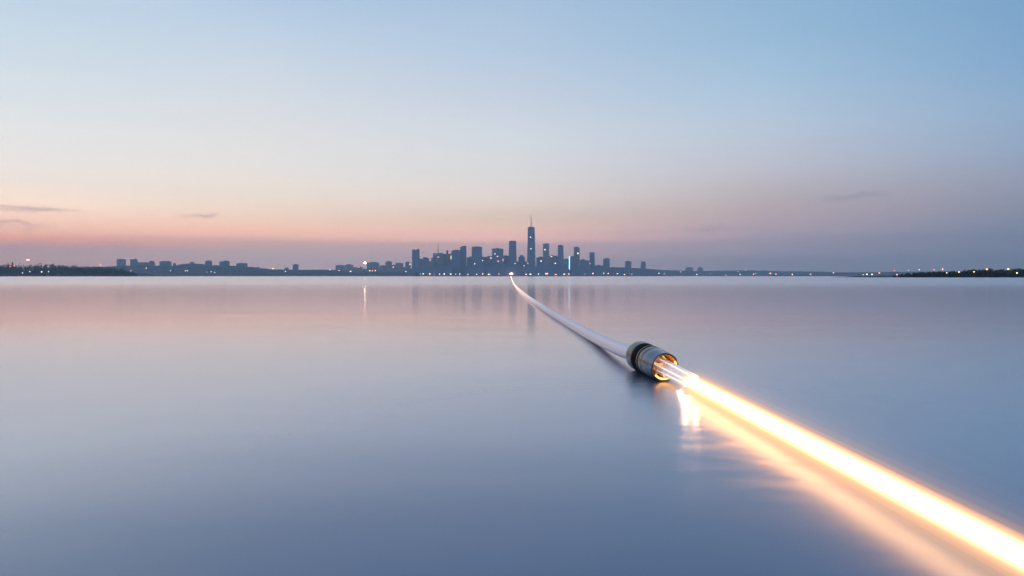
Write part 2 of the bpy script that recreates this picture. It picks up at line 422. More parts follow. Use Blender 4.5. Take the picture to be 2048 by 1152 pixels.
leafy_wood('woods', 'dark wooded headland low along the left shore', 2000,
           [(-260, 525), (0, 525), (30, 527), (110, 526.5), (150, 530), (180, 532), (210, 532), (232, 535), (246, 541), (256, 547)], 8.5, 6.5, 2.4, 90, wood_mat, 4, 3)
leafy_wood('woods', 'nearly black wooded headland along the right shore', 495,
           [(1806, 552), (1822, 548), (1838, 544.5), (1855, 543), (1900, 542), (1935, 540), (1965, 537.5), (1990, 537), (2020, 537.5), (2048, 534.5), (2300, 533)], 2.5, 2.1, 0.58, 150, wood_mat2, 5, 3)

# ------------------------------------------------------------------ buildings
MAT = {
    'blue': facade_mat('facade_blue_glass', (0.09, 0.14, 0.30), (0.04, 0.08, 0.18)),
    'slate': facade_mat('facade_slate', (0.15, 0.18, 0.29), (0.06, 0.085, 0.16), 5, 4),
    'stone': facade_mat('facade_stone', (0.28, 0.25, 0.26), (0.08, 0.09, 0.11), 4.5, 3.8),
    'pale': facade_mat('facade_pale', (0.26, 0.25, 0.24), (0.05, 0.06, 0.07), 5, 4),
    'tan': facade_mat('facade_tan', (0.24, 0.18, 0.14), (0.05, 0.04, 0.04), 5, 4),
}
roof_mat = rough_mat('roof_gravel', (0.08, 0.085, 0.09), .3, .1, .9)
steel_mat = rough_mat('mast_steel', (0.10, 0.11, 0.13), .2, .2, .5, .6)
WIN = {'warm': glow_mat('lit_window_warm', (1, .74, .48), 3.2), 'white': glow_mat('lit_window_white', (1, .93, .88), 3.2),
       'red': glow_mat('lit_window_red', (1, .35, .28), 2.6), 'cyan': glow_mat('lit_window_cyan', (.35, .85, 1.0), 3.0)}

def building(name, label, x0, x1, y, d, mat='blue', flare=0.0, tilt=0.0, spire=None, plant=None, setback=None,
             dome=False, lights=(), cat='tower', group='city skyline towers', notch=0.0):
    s = d / F
    cx = ((x0 + x1) / 2 - XC) * s; w = (x1 - x0) / 2 * s; h = H + (YH - y) * s
    dep = max(min(w * 1.6, 45), 12) / 2 * 1.3
    r = root(name, (cx, d + dep, 0)); tag(r, label, cat, group)
    bm = bmesh.new()
    wb = w * (1 + flare)
    db = dep * (1 + flare * .5)
    if dome:
        n = 12
        for k in range(n):
            xa, xb = -w + 2 * w * k / n, -w + 2 * w * (k + 1) / n
            ha = h * (0.80 + 0.20 * math.sin(math.pi * (k + .5) / n) ** .6)
            box(bm, xa, xb + .01, -dep + .02 * (k % 2), dep - .02 * (k % 2), 0, ha)
    elif setback:
        fr_, inset = setback
        box(bm, -wb, wb, -db, db, 0, h * fr_, (-w, w, -dep, dep))
        box(bm, -w * inset, w * inset, -dep * inset, dep * inset, h * fr_, h)
    else:
        box(bm, -wb, wb, -db, db, 0, h * 0.985, (-w, w, -dep, dep))
    # floor ledges standing proud of the facade
    nled = max(2, int(h / 22))
    for k in range(1, nled):
        z = h * .97 * k / nled
        if dome or (setback and z > h * setback[0]): continue
        f = z / (h * (setback[0] if setback else .985))
        ww, dd_ = wb + (w - wb) * f + .35, db + (dep - db) * f + .35
        box(bm, -ww, ww, -dd_, dd_, z, z + 1.1)
    for v_ in bm.verts:
        if tilt and v_.co.z > h * .9: v_.co.z += tilt * s * v_.co.x / max(w, 1)
    obj('wall', bm, MAT[mat], r)
    bm = bmesh.new()
    tw = w * (setback[1] if setback else 1); td = dep * (setback[1] if setback else 1)
    if not dome:
        zt = h if setback else h * .985
        e = 0.25
        box(bm, -tw - e, tw + e, -td - e, td + e, zt + .02, zt + max(h * .012, 1.3))
    if plant:
        for (fx, fw, ph) in plant:
            box(bm, (fx - fw) * w, (fx + fw) * w, -dep * .5, dep * .5, h * .9, h + ph * s)
    elif not dome:
        box(bm, -tw * .5, tw * .35, -td * .5, td * .5, h * .98, h + .8 * s)
    if tilt:
        for v_ in bm.verts: v_.co.z += tilt * s * v_.co.x / max(w, 1)
    if len(bm.verts): obj('roof', bm, roof_mat, r)
    else: bm.free()
    if spire:
        sx_, sy_, sr = spire
        bm = bmesh.new(); X0 = (sx_ - XC) * s - cx; zt = H + (YH - sy_) * s
        rod(bm, (X0, 0, h * .97), (X0, 0, h + (zt - h) * .28), sr * s * 1.0, sr * s * .7, 8)
        rod(bm, (X0, 0, h + (zt - h) * .28), (X0, 0, h + (zt - h) * .62), sr * s * .6, sr * s * .45, 8)
        rod(bm, (X0, 0, h + (zt - h) * .62), (X0, 0, zt), sr * s * .36, sr * s * .16, 6)
        for f in (.28, .62): ball(bm, (X0, 0, h + (zt - h) * f), sr * s * 1.1, 8)
        obj('antenna', bm, steel_mat, r)
    for (lx, ly, lw, lh, lc) in lights:
        bm = bmesh.new(); X0 = (lx - XC) * s - cx; Z0 = H + (YH - ly) * s
        f = min(1, Z0 / (h * .985)); yy = -(db + (dep - db) * f) - .6
        box(bm, X0 - lw * s / 2, X0 + lw * s / 2, yy - .3, yy + .3 + db * .12, Z0 - lh * s / 2, Z0 + lh * s / 2)
        obj('lit_window', bm, WIN[lc], r)
    return r

D = 5000
B = building
B('skyscraper', 'tallest tower of the skyline, tapering upward with a long thin spire', 1055.8, 1069.5, 454, D, 'blue', .28,
  spire=(1062.4, 421.5, .9), lights=((1061, 474.5, 1.8, 1.8, 'white'), (1062, 497.5, 1.6, 1.6, 'white'), (1055.6, 526.5, 1.4, 1.6, 'warm')))
B('tower', 'slim flat-topped tower immediately left of the spired skyscraper', 1018.2, 1032.4, 481.8, D + 60, 'blue', .22, lights=((1030.3, 527, 1.8, 1.4, 'white'),))
B('tower', 'first tower at the left end of the dense city, low notch in its roof', 824.2, 837.4, 499.2, D + 80, 'blue', .08, plant=((-.8, .2, .6), (.72, .28, 1.5)))
B('tower', 'stepped mid-rise block right of the first city tower', 837.8, 856.5, 517.5, D + 90, 'slate', plant=((.15, .35, 3.2), (.75, .2, 1.6)))
B('building', 'low block in the gap left of the needle-topped building', 855, 864, 523, D + 40, 'stone', cat='building', group='city skyline blocks')
B('tower', 'broad building with a thin needle mast in the left of the city', 866, 885.6, 506.5, D + 60, 'slate', .2, spire=(875.4, 480.8, .8),
  plant=((-.7, .3, .8), (.5, .35, .7)), lights=((876.4, 514.2, 2.4, 2.0, 'red'), (871, 508, 1.6, 1.2, 'red')))
B('building', 'sloping-shouldered low block under the needle mast, on its left', 862.4, 868, 516, D + 20, 'stone', cat='building', group='city skyline blocks')
B('tower', 'wide greyish block with a small turret, right of the needle mast', 884, 903.2, 507.3, D + 130, 'stone', plant=((.02, .16, 6.8),), lights=((902, 515, .9, 8, 'warm'),))
B('tower', 'wide dark slab adjoining a taller slant-topped tower on its right', 902.9, 921, 500.3, D + 10, 'blue', .03, tilt=.6)
B('tower', 'dark tower with a roof slanting up to the right', 920.5, 931.8, 492.6, D + 50, 'blue', .14, tilt=1.2)
B('building', 'low dark block between the slant-roofed tower and the boxy tower', 933.5, 944, 514.5, D + 100, 'slate', plant=((.3, .4, 1.6),), cat='building', group='city skyline blocks')
B('tower', 'boxy dark tower with a wide flat top, midway across the left half of the city', 943.6, 963.6, 493.4, D + 20, 'blue', .05, lights=((949.5, 527.7, 1.8, 1.6, 'white'),))
B('building', 'long low block right of the boxy tower, its roof stepping up', 963, 984.5, 513.4, D + 100, 'slate', plant=((-.5, .3, -2), (.55, .45, 1.4)), lights=((965, 521, 2.0, 1.4, 'white'), (982, 516, 3.4, 1.4, 'warm')), cat='building', group='city skyline blocks')
B('tower', 'squat wide tower with a few lit windows, left of the slim flat-topped one', 984, 1006.4, 497, D + 30, 'blue', .03,
  lights=((990, 508, 1.6, 1.4, 'white'), (995, 512.7, 2.4, 1.2, 'warm'), (996.5, 522.5, 3.2, 1.8, 'red'), (1006, 520, 1.0, 6, 'red')))
B('building', 'low block wedged between the squat wide tower and the slim tower', 1005, 1019, 511.4, D + 110, 'slate', cat='building', group='city skyline blocks')
B('building', 'small stepped block in the gap left of the spired skyscraper', 1037, 1050, 511, D + 120, 'slate', setback=(.93, .6), lights=((1048.3, 532, 2.2, 1.8, 'warm'),), cat='building', group='city skyline blocks')
B('building', 'lowest block of the gap at the left foot of the spired skyscraper', 1031, 1054, 523, D + 140, 'blue', cat='building', group='city skyline blocks')
B('building', 'low block at the right foot of the spired skyscraper', 1073, 1086.5, 514.8, D + 70, 'slate', plant=((.3, .5, 1.8),), lights=((1082, 522, 2.6, 1.8, 'white'),), cat='building', group='city skyline blocks')
B('tower', 'paler hazy tower, first one right of the spired skyscraper', 1086.4, 1098.3, 487.2, D + 700, 'stone', .05, plant=((.1, .5, .8),), lights=((1089.9, 499.3, 2.0, 2.4, 'white'),))
B('building', 'wide block carrying a rooftop water tank, between the pale and the dark tower', 1097, 1116, 512, D + 60, 'slate', plant=((-.2, .22, 2.2), (.5, .3, .8)), lights=((1110.6, 526.6, 2.2, 2.0, 'white'), (1103, 513, 3, 1.2, 'warm')), cat='building', group='city skyline blocks')
B('tower', 'dark slender tower with a capped roof, left of the blue light strip', 1116.4, 1126.7, 490.4, D + 20, 'blue', .22)
B('building', 'low block in the gap just left of the blue light strip', 1125, 1137.5, 531, D + 40, 'blue', cat='building', group='city skyline blocks')
B('building', 'faint higher block behind the blue light strip', 1128, 1141, 518, D + 900, 'stone', cat='building', group='city skyline blocks')
B('building', 'plain block immediately right of the blue light strip', 1140.8, 1150, 513, D + 50, 'slate', cat='building', group='city skyline blocks')
B('tower', 'brownish grey tower, first one right of the blue light strip', 1148.6, 1159, 494.2, D + 450, 'tan', .12, lights=((1155.8, 506.7, 2.2, 2.6, 'white'),))
B('building', 'broad block with uneven roof right of the brownish tower', 1159, 1178.5, 520.5, D + 120, 'slate', plant=((-.2, .4, 2.0),), lights=((1169.8, 535.4, 1.6, 1.6, 'warm'),), cat='building', group='city skyline blocks')
B('tower', 'small dark tower, second one right of the blue light strip', 1180, 1189.2, 505, D + 160, 'blue', .1, lights=((1180, 527, 1.2, 1.2, 'white'),))
B('building', 'low block between the last two dark towers of the city', 1186, 1209, 531, D + 200, 'slate', plant=((.1, .3, 1.2),), cat='building', group='city skyline blocks')
B('tower', 'squarish tower ending the dense right part of the city', 1207.7, 1219.3, 517.4, D + 300, 'slate', .04, plant=((.1, .6, 1.2),))
B('building', 'long low building stretching right from the squarish tower', 1218, 1252, 534.8, D + 320, 'slate', plant=((-.4, .2, .8),), cat='building', group='city skyline blocks')
B('tower', 'hazy block standing apart at right, second from the skyline end', 1251.8, 1262.8, 523, D + 600, 'slate', plant=((0, .6, 1.2),))
B('building', 'low building between the last two separate towers at the right end', 1260, 1284, 537.4, D + 420, 'slate', plant=((-.2, .3, 1.4),), cat='building', group='city skyline blocks')
B('tower', 'narrow tower closing the skyline at its right end', 1283, 1291.2, 524, D + 420, 'slate', .04, plant=((0, .6, 1.0),))
B('building', 'lowest building beyond the narrow last tower of the skyline', 1289, 1322, 541.5, D + 500, 'slate', cat='building', group='city skyline blocks')
# front row of low quayside buildings
for (x0, x1, y, lab) in ((816, 850, 538, 'beneath the first city tower'), (849, 884, 534, 'beneath the needle mast'), (883, 905, 531, 'beneath the turreted block'),
                         (930, 972, 532, 'beneath the boxy tower'), (970, 1003, 534, 'beneath the squat wide tower'), (1002, 1036, 531, 'beneath the slim flat-topped tower'),
                         (1035, 1076, 533, 'beneath the spired skyscraper'), (1075, 1112, 531, 'beneath the pale hazy tower'), (1110, 1142, 535, 'beneath the blue light strip'),
                         (1141, 1176, 534, 'beneath the brownish tower'), (1175, 1204, 538, 'beneath the small dark tower')):
    B('quayside_building', 'low dark quayside building ' + lab, x0, x1, y, D - 60, 'blue', cat='building', group='low buildings along the city quay')

# small town left of the city
D2 = 4800
for (x0, x1, y, dd, lab, kw) in (
    (671, 688, 530.5, 6400, 'faint wide block, leftmost building of the orange-lit town', {}),
    (691.5, 704, 529.5, 6400, 'faint block with a stepped roof, second in the orange-lit town', dict(plant=((-.3, .5, 1.2),))),
    (706, 722, 534.5, 6200, 'low faint block just left of the brightest white lamp', dict(plant=((.4, .3, 1.4),))),
    (733.5, 755.7, 525.2, 5600, 'wide block right of the brightest white lamp', dict(plant=((.1, .55, 1.2),))),
    (759, 771, 531, 5500, 'low block in the gap right of the wide town block', {}),
    (770.7, 782, 523.2, 5500, 'tallest block of the orange-lit town, square top', dict(plant=((.1, .6, 1.0),))),
    (781, 791.5, 530.5, 5400, 'low block right of the tallest town block', {}),
    (790.6, 804.4, 526.3, 5400, 'broad flat-roofed block near the right end of the town', {}),
    (803, 812, 535, 5400, 'lowest block of the town, in a dip near the first city tower', {}),
    (810.6, 820, 524.3, 5300, 'narrow block last of the town before the first city tower', dict(plant=((-.2, .4, 1.2),))),
):
    B('town_block', lab, x0, x1, y, dd, 'stone', cat='building', group='blocks of the town left of the city', **kw)

# apartment blocks on the left shore
for (x0, x1, y, lab, kw) in (
    (233.3, 245, 518.4, 'pale separate tower block, leftmost building on the left shore', dict(mat='pale', dd=5600)),
    (260.3, 269.8, 518.6, 'taller left wing of the long block on the left shore', dict(plant=((.6, .35, 1.2),))),
    (269, 301.5, 524.6, 'long block with a raised right end on the left shore', dict(plant=((.85, .14, 3.2),))),
    (318.8, 335, 522.6, 'squarish block standing alone right of the long block', dict(plant=((.1, .7, .7),), dd=5000)),
    (346, 350, 526.5, 'tiny turret left of the domed building', dict()),
    (350, 414, 527, 'very wide building with a low domed roof on the left shore', dict(dome=True)),
    (379.8, 386, 524.4, 'small stair tower rising behind the wide domed building', dict(dd=5000)),
    (410.4, 419.8, 522, 'narrow tower at the right end of the wide domed building', dict(plant=((0, .8, .9),))),
    (419, 439, 531, 'low link building between two narrow towers on the left shore', dict()),
    (438.8, 453.2, 523, 'twin-topped tower block on the left shore', dict(plant=((-.72, .22, .3), (.45, .5, 1.8)))),
    (452.5, 470.5, 531.4, 'low rounded building right of the twin-topped block', dict(dome=True)),
    (472.4, 488.6, 526.6, 'square block, last one at the right of the left-shore group', dict(plant=((0, .8, .6),))),
    (585.5, 594.2, 529, 'small solitary block far along the low shore before the town', dict(dd=5200)),
    (569, 575, 535.5, 'tiny low hut-like block left of the solitary small block', dict(dd=5200)),
    (512, 518, 534, 'tiny peaked building between the left-shore group and the low shore', dict(dd=5200, setback=(.85, .5))),
):
    dd = kw.pop('dd', D2); mt = kw.pop('mat', 'slate')
    B('apartment_block', lab, x0, x1, y, dd, mt, cat='building', group='buildings along the left shore', **kw)
for (x0, x1, y, lab) in ((1373, 1386.2, 535, 'wider of two faint blocks on the low right shore'), (1397, 1405.8, 535, 'narrower of two faint blocks on the low right shore')):
    B('apartment_block', lab, x0, x1, y, 8200, 'pale', cat='building', group='faint blocks on the right shore')
B('apartment_block', 'grey low building at the left edge of the dark right headland', 1776, 1796, 544.4, 3000, 'slate', cat='building', group='faint blocks on the right shore')

# blue light strip: a tall thin lit pylon on the quay
d = 4925; s = d / F
r = root('light_pylon', P(1138.8, 552, d)); r.location.z = 0; tag(r, 'tall thin cyan light strip between two city towers', 'light pylon')
bm = bmesh.new(); z0, z1 = H + (YH - 538.5) * s, H + (YH - 513) * s
box(bm, -1.5, 1.5, 0, 3, 0, z1 + 2); obj('mast', bm, steel_mat, r)
bm = bmesh.new(); box(bm, -2.6, 2.6, -1.5, -.3, z0, z1)
obj('light_strip', bm, glow_mat('cyan_strip', (.30, .78, 1.0), 6), r)

# ------------------------------------------------------------------ lamps along the shores
LC = {'white': ((1, .88, .78), 4.5), 'warm': ((1, .66, .36), 6), 'orange': ((1, .40, .16), 8), 'red': ((1, .24, .18), 8), 'yellow': ((1, .78, .42), 7), 'flood': ((1, .66, .44), 80)}
LM = {k: glow_mat('lamp_' + k, c, st) for k, (c, st) in LC.items()}
WORDC = {'white': 'white', 'warm': 'warm white', 'orange': 'orange', 'red': 'red', 'yellow': 'pale yellow', 'flood': 'white'}
ORD = ['first', 'second', 'third', 'fourth', 'fifth', 'sixth', 'seventh', 'eighth', 'ninth', 'tenth', 'eleventh', 'twelfth', 'thirteenth', 'fourteenth',
       'fifteenth', 'sixteenth', 'seventeenth', 'eighteenth', 'nineteenth', 'twentieth', 'twenty-first', 'twenty-second', 'twenty-third', 'twenty-fourth',
       'twenty-fifth', 'twenty-sixth', 'twenty-seventh', 'twenty-eighth', 'twenty-ninth', 'thirtieth']

def lamp(x, y, d, w, h, colour, label, group):
    s = d / F; z = max(H + (YH - y) * s, 1.2)
    r = root('shore_lamp', ((x - XC) * s, d, 0)); tag(r, label, 'lamp', group)
    bm = bmesh.new(); rod(bm, (0, .6 * s, -.2), (0, .6 * s, z), .10 * s, .06 * s, 6)
    box(bm, -w * s * .5, w * s * .5, .25 * s, .5 * s, z - .12 * s, z + .12 * s); obj('pole', bm, steel_mat, r)
    bm = bmesh.new()
    ball(bm, (0, 0, z), s * .5, 10, (w, .45, h)); obj('lamp_head', bm, LM[colour], r, True)
    return r

def row(where, group, items):
    items = sorted(items)
    n = len(items)
    for i, (x, y, d, w, h, c) in enumerate(items):
        k = i if i < (n + 1) // 2 else n - 1 - i
        side = 'left' if i < (n + 1) // 2 else 'right'
        size = 'wide ' if w > 3 else ('faint ' if w < 1 else 'small ')
        o = ORD[k]
        pos = f'{o} from the {side}' if k else ('leftmost' if side == 'left' else 'rightmost')
        lamp(x, y, d, w, h, c, f'{size}{WORDC[c]} lamp {where}, {pos}', group)

row('before the dark left headland', 'lamps of the left headland', [
    (19.5, 533, 1960, 1.6, .8, 'red'), (28.5, 531.5, 1960, 1.3, 1.2, 'red'), (45, 546, 1960, 1.4, 1.4, 'white'), (59.6, 543.2, 1960, 1.5, 1.3, 'white'),
    (83.3, 543.8, 1960, 2.4, 1.4, 'yellow'), (97, 543.2, 1960, 1.4, 1.5, 'white'), (201, 530.2, 1960, 2.4, 1.1, 'orange')])
lamp(56, 519.8, 2600, 8, 2.2, 'red', 'wide red beacon raised above the trees of the left headland', 'lamps of the left headland')
row('below the left shore apartment blocks', 'lamps of the left shore', [
    (238.5, 547.7, 4500, 1.6, 1.6, 'white'), (262, 541.5, 4500, 1.6, 1.6, 'red'), (292.5, 536, 4500, .9, 2.2, 'orange'), (311, 548, 4500, .8, 1.0, 'white'),
    (340.8, 541.3, 4500, 2.2, .9, 'white'), (370.8, 541.6, 4500, 1.0, 1.6, 'orange'), (374.8, 541.4, 4500, 1.4, 1.6, 'white'),
    (413.6, 544.3, 4500, .9, .8, 'white'), (422, 543.4, 4500, 1.7, 1.7, 'white'), (429.5, 545, 4500, 1.6, .9, 'white')])
row('in the town left of the city', 'lamps of the town left of the city', [
    (546, 537, 4700, 2.2, 1.8, 'orange'), (571, 543.3, 4500, 2.2, 1.0, 'white'), (631, 536, 4700, 1.2, .8, 'white'), (660, 539.6, 4500, 2.4, .9, 'orange'),
    (678, 541, 4500, 2.6, .8, 'orange'), (701, 543, 4500, 3.2, 1.6, 'orange'), (717.5, 534.5, 5200, 2.2, 1.2, 'red'), (739.5, 541.4, 4500, 2.0, 1.6, 'orange'),
    (745, 541.7, 4500, 1.7, 1.4, 'orange'), (750.6, 541.2, 4500, 2.0, 1.5, 'orange'), (786.5, 534, 4900, 2.6, 1.2, 'orange'), (811.5, 543.2, 4500, 3.4, .8, 'red')])
lamp(729.8, 526, 5000, 3.4, 3.4, 'flood', 'brightest white lamp of the town, standing high left of the city', 'lamps of the town left of the city')
lamp(820, 528.4, 4900, 1.7, 2.4, 'warm', 'warm lamp touching the left edge of the first city tower', 'lamps of the town left of the city')
row('on the city quay', 'lamps along the city quay', [
    (829.5, 547.8, 4880, .8, .8, 'white'), (840.5, 548, 4880, .9, 1.0, 'white'), (846.4, 547.7, 4880, 2.5, 2.0, 'warm'), (859.5, 548, 4880, 3.2, 1.6, 'orange'),
    (868, 548.2, 4880, 1.0, .9, 'red'), (879.3, 548.3, 4880, 2.4, 1.2, 'white'), (888.3, 547.8, 4880, 2.4, 2.2, 'warm'), (901.8, 548.2, 4880, 3.6, 1.3, 'warm'),
    (911.4, 548.4, 4880, 1.5, 1.2, 'white'), (919.4, 548.2, 4880, 2.2, 1.4, 'white'), (935.5, 548.5, 4880, 4.0, .7, 'warm'), (953, 548.7, 4880, 2.8, 1.2, 'white'),
    (965.4, 547.9, 4880, 2.2, 2.0, 'orange'), (978, 548.7, 4880, 4.8, 1.4, 'warm'), (998, 547.9, 4880, 2.0, .9, 'orange'),
    (1052.4, 548.6, 4880, 3.0, 1.5, 'warm'), (1061, 548.5, 4880, 4.6, 1.5, 'warm'), (1077, 548, 4880, 2.2, 1.5, 'white'), (1093.2, 547.3, 4880, 5.6, 2.2, 'orange'),
    (1111.5, 549, 4880, 4.4, .9, 'orange'), (1128.5, 548.5, 4880, 3.8, 1.5, 'orange'), (1137.5, 548.3, 4880, 3.4, 1.4, 'orange'),
    (1170, 548, 4880, .9, .8, 'white'), (1185.8, 546.9, 4880, 2.6, 1.8, 'orange'), (1207.4, 546.3, 4880, 1.8, 1.3, 'warm'), (1216.3, 547, 4880, 2.4, 1.3, 'orange'),
    (1235, 547.6, 4880, 3.4, 1.2, 'warm'), (1248.7, 549, 4880, 2.8, .9, 'warm'), (1263.6, 548.2, 4880, 1.6, 1.0, 'warm')])
row('on the low shore right of the city', 'lamps of the low right shore', [
    (1317.6, 546.4, 5000, 2.2, 1.5, 'white'), (1328.6, 547.6, 5000, 1.4, 1.2, 'white'), (1362, 543.8, 6000, 1.3, 1.3, 'red'), (1393.7, 548.8, 5000, 1.8, 1.6, 'white'),
    (1402, 547.5, 5000, .8, .8, 'white'), (1420, 546.8, 5000, 1.0, .9, 'white'), (1451.5, 549.9, 5000, 1.6, 1.2, 'warm'), (1475.6, 542.6, 6000, 1.5, 1.2, 'red'),
    (1480.2, 549, 5000, 1.8, 1.6, 'white'), (1491.5, 540.3, 6000, 1.0, 1.6, 'orange'), (1507, 548.3, 5000, 2.0, 1.5, 'red'), (1511.4, 546.9, 5000, 1.4, 1.1, 'orange'),
    (1540.6, 547, 5000, 3.2, 2.1, 'red'), (1552, 548.3, 5000, 2.4, 1.2, 'orange'), (1584.6, 548.7, 5000, 2.3, 2.1, 'orange'), (1621, 548.4, 5000, 2.3, 1.2, 'orange')])
row('before the far right headlands', 'lamps of the right headlands', [
    (1666.8, 545.5, 5000, 1.9, 1.8, 'white'), (1726.5, 549.2, 4000, 2.4, 1.0, 'warm'), (1733.8, 548.7, 4000, 2.6, 2.0, 'yellow'), (1744, 548.8, 4000, 3.8, 1.6, 'yellow'),
    (1758.6, 546, 4000, 3.4, 1.0, 'orange'), (1788.6, 541.2, 4000, 1.2, 1.2, 'red'), (1793.8, 549.3, 2900, 2.6, 2.2, 'red'), (1817, 540.5, 4000, 1.3, 1.0, 'white'), (1830.4, 545.4, 2500, 1.6, 1.1, 'white'),
    (1838.6, 539.4, 4000, 1.8, 1.1, 'warm'), (1868, 539.6, 3000, 1.6, .8, 'orange'), (1885.3, 538.4, 470, 1.7, 1.4, 'orange'), (1893.5, 545.7, 470, 1.8, 1.4, 'warm'), (1918, 544, 470, 2.2, 1.9, 'orange'),
    (1948, 543.6, 470, 1.9, 1.6, 'warm'), (1973.7, 538.6, 470, 3.4, 1.7, 'orange'), (2016.5, 538.2, 470, 4.0, 1.8, 'orange'), (2034, 546, 470, 2.6, 1.4, 'yellow')])

# landing light where the cable comes ashore
d = 4870; s = d / F
r = root('landing_light', ((1022 - XC) * s, d, 0)); tag(r, 'brightest warm light on the quay where the cable reaches the city', 'landing light')
bm = bmesh.new(); box(bm, -16, 18, 1, 6, -.3, 8); obj('housing', bm, quay_mat, r)
zc = H + (YH - 548) * s
bm = bmesh.new(); ball(bm, (2, 0, zc), s * .5, 14, (8.5, 1.2, 2.6)); obj('lamp_bank', bm, glow_mat('landing_lamp', (1, .60, .30), 7), r, True)
bm = bmesh.new(); ball(bm, (4, -2, zc + 2), s * .5, 14, (4, 1.2, 4.5)); obj('lamp_head', bm, glow_mat('landing_lamp_head', (1, .78, .50), 8), r, True)
for k, (wx, wz, e) in enumerate(((17, 10, .0060), (34, 20, .0020))):
    bm = bmesh.new(); ball(bm, (2, -20, zc + 3), s * .5, 20, (wx, 6, wz)); obj('glow', bm, volume_glow('landing_glow', (1, .62, .36), e), r, True)

# ------------------------------------------------------------------ the cable
RC = 0.08
RZ = 0.058
cable_px = [(1021.7, 552.9, RZ), (1022.4, 554.6, RZ), (1023.6, 558.5, RZ), (1027.0, 566.2, RZ), (1032.6, 573.8, RZ), (1040, 581, RZ), (1049.5, 589.2, RZ), (1060, 597.4, RZ), (1078.4, 610, RZ), (1094.8, 621, RZ),
            (1116.6, 634, RZ), (1138.5, 646.6, RZ), (1164, 661.6, .064), (1191, 676, .082), (1218.7, 689, .118), (1248, 701.5, .140)]
pts = [Vector((-8, 4868, RC)), Vector((-6.4, 3200, RC))]
for x, y, z in cable_px:
    dd = F * (H - z) / (y - YH); pts.append(Vector(((x - XC) * dd / F, dd, z)))
AX0, AX1 = Vector((1.365, 7.29, .150)), Vector((1.440, 6.41, .138))
pts.append(AX0 + (AX0 - AX1) * .02); pts.append(AX0 + (AX1 - AX0) * .1)

def catmull(p, n=10):
    out_ = []
    for i in range(len(p) - 1):
        a, b_, c, e = p[max(i - 1, 0)], p[i], p[i + 1], p[min(i + 2, len(p) - 1)]
        # chord-length tangents keep unequal spans smooth
        l1 = (c - b_).length
        m1 = ((c - a) / max((c - a).length, 1e-6)) * l1
        m2 = ((e - b_) / max((e - b_).length, 1e-6)) * l1
        for k in range(n):
            u = k / n; u2, u3 = u * u, u * u * u
            out_.append((2 * u3 - 3 * u2 + 1) * b_ + (u3 - 2 * u2 + u) * m1 + (-2 * u3 + 3 * u2) * c + (u3 - u2) * m2)
    out_.append(p[-1]); return out_

path = catmull(pts, 10)
bm = bmesh.new(); prev = None; seg = 28
for i, p in enumerate(path):
    tdir = (path[min(i + 1, len(path) - 1)] - path[max(i - 1, 0)]).normalized()
    side = tdir.cross(Vector((0, 0, 1))).normalized(); up = side.cross(tdir)
    ring = [bm.verts.new(p + RC * (math.cos(2 * math.pi * k / seg) * side + math.sin(2 * math.pi * k / seg) * up)) for k in range(seg)]
    if prev:
        for k in range(seg): bm.faces.new((prev[k], prev[(k + 1) % seg], ring[(k + 1) % seg], ring[k]))
    prev = ring
bmesh.ops.recalc_face_normals(bm, faces=bm.faces)
m, t, out = nt('cable_jacket')
b = N(t, 'ShaderNodeBsdfPrincipled'); b.inputs['Base Color'].default_value = (0.84, 0.76, 0.80, 1); b.inputs['Roughness'].default_value = 0.32
b.inputs['Subsurface Weight'].default_value = 0.0
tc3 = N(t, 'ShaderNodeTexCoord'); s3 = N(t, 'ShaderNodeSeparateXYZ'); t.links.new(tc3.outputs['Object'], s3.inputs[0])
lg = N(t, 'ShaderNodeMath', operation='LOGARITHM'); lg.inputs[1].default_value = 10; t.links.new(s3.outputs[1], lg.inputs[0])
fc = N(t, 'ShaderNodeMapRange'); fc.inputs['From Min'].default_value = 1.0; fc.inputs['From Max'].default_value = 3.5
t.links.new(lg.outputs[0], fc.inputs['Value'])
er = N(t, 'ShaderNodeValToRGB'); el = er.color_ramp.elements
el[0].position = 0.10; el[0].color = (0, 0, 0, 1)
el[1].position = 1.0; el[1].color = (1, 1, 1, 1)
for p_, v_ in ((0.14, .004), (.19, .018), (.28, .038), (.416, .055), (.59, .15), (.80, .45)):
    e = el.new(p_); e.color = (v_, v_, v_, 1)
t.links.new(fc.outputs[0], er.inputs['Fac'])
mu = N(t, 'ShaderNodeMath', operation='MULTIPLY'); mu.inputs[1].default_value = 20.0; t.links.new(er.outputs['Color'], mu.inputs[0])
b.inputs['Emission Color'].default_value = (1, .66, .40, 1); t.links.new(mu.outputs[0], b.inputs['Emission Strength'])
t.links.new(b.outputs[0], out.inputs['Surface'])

cab = root('fibre_optic_cable', (AX0.x, AX0.y, 0))
tag(cab, 'thick pale cable lying across the water from the city, its metal connector open and glowing', 'cable')
def under(o, parent):
    o.parent = parent; o.matrix_parent_inverse = Matrix.Translation(-Vector(parent.location)); return o
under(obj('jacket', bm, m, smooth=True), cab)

# connector in its own frame: local +Y runs along its axis towards the open end
con = bpy.data.objects.new('connector', None); COL.objects.link(con); con.parent = cab
ax = (AX1 - AX0); L = ax.length
rotq = ax.to_track_quat('Y', 'Z')
con.location = AX0 - cab.location; con.rotation_mode = 'QUATERNION'; con.rotation_quaternion = rotq

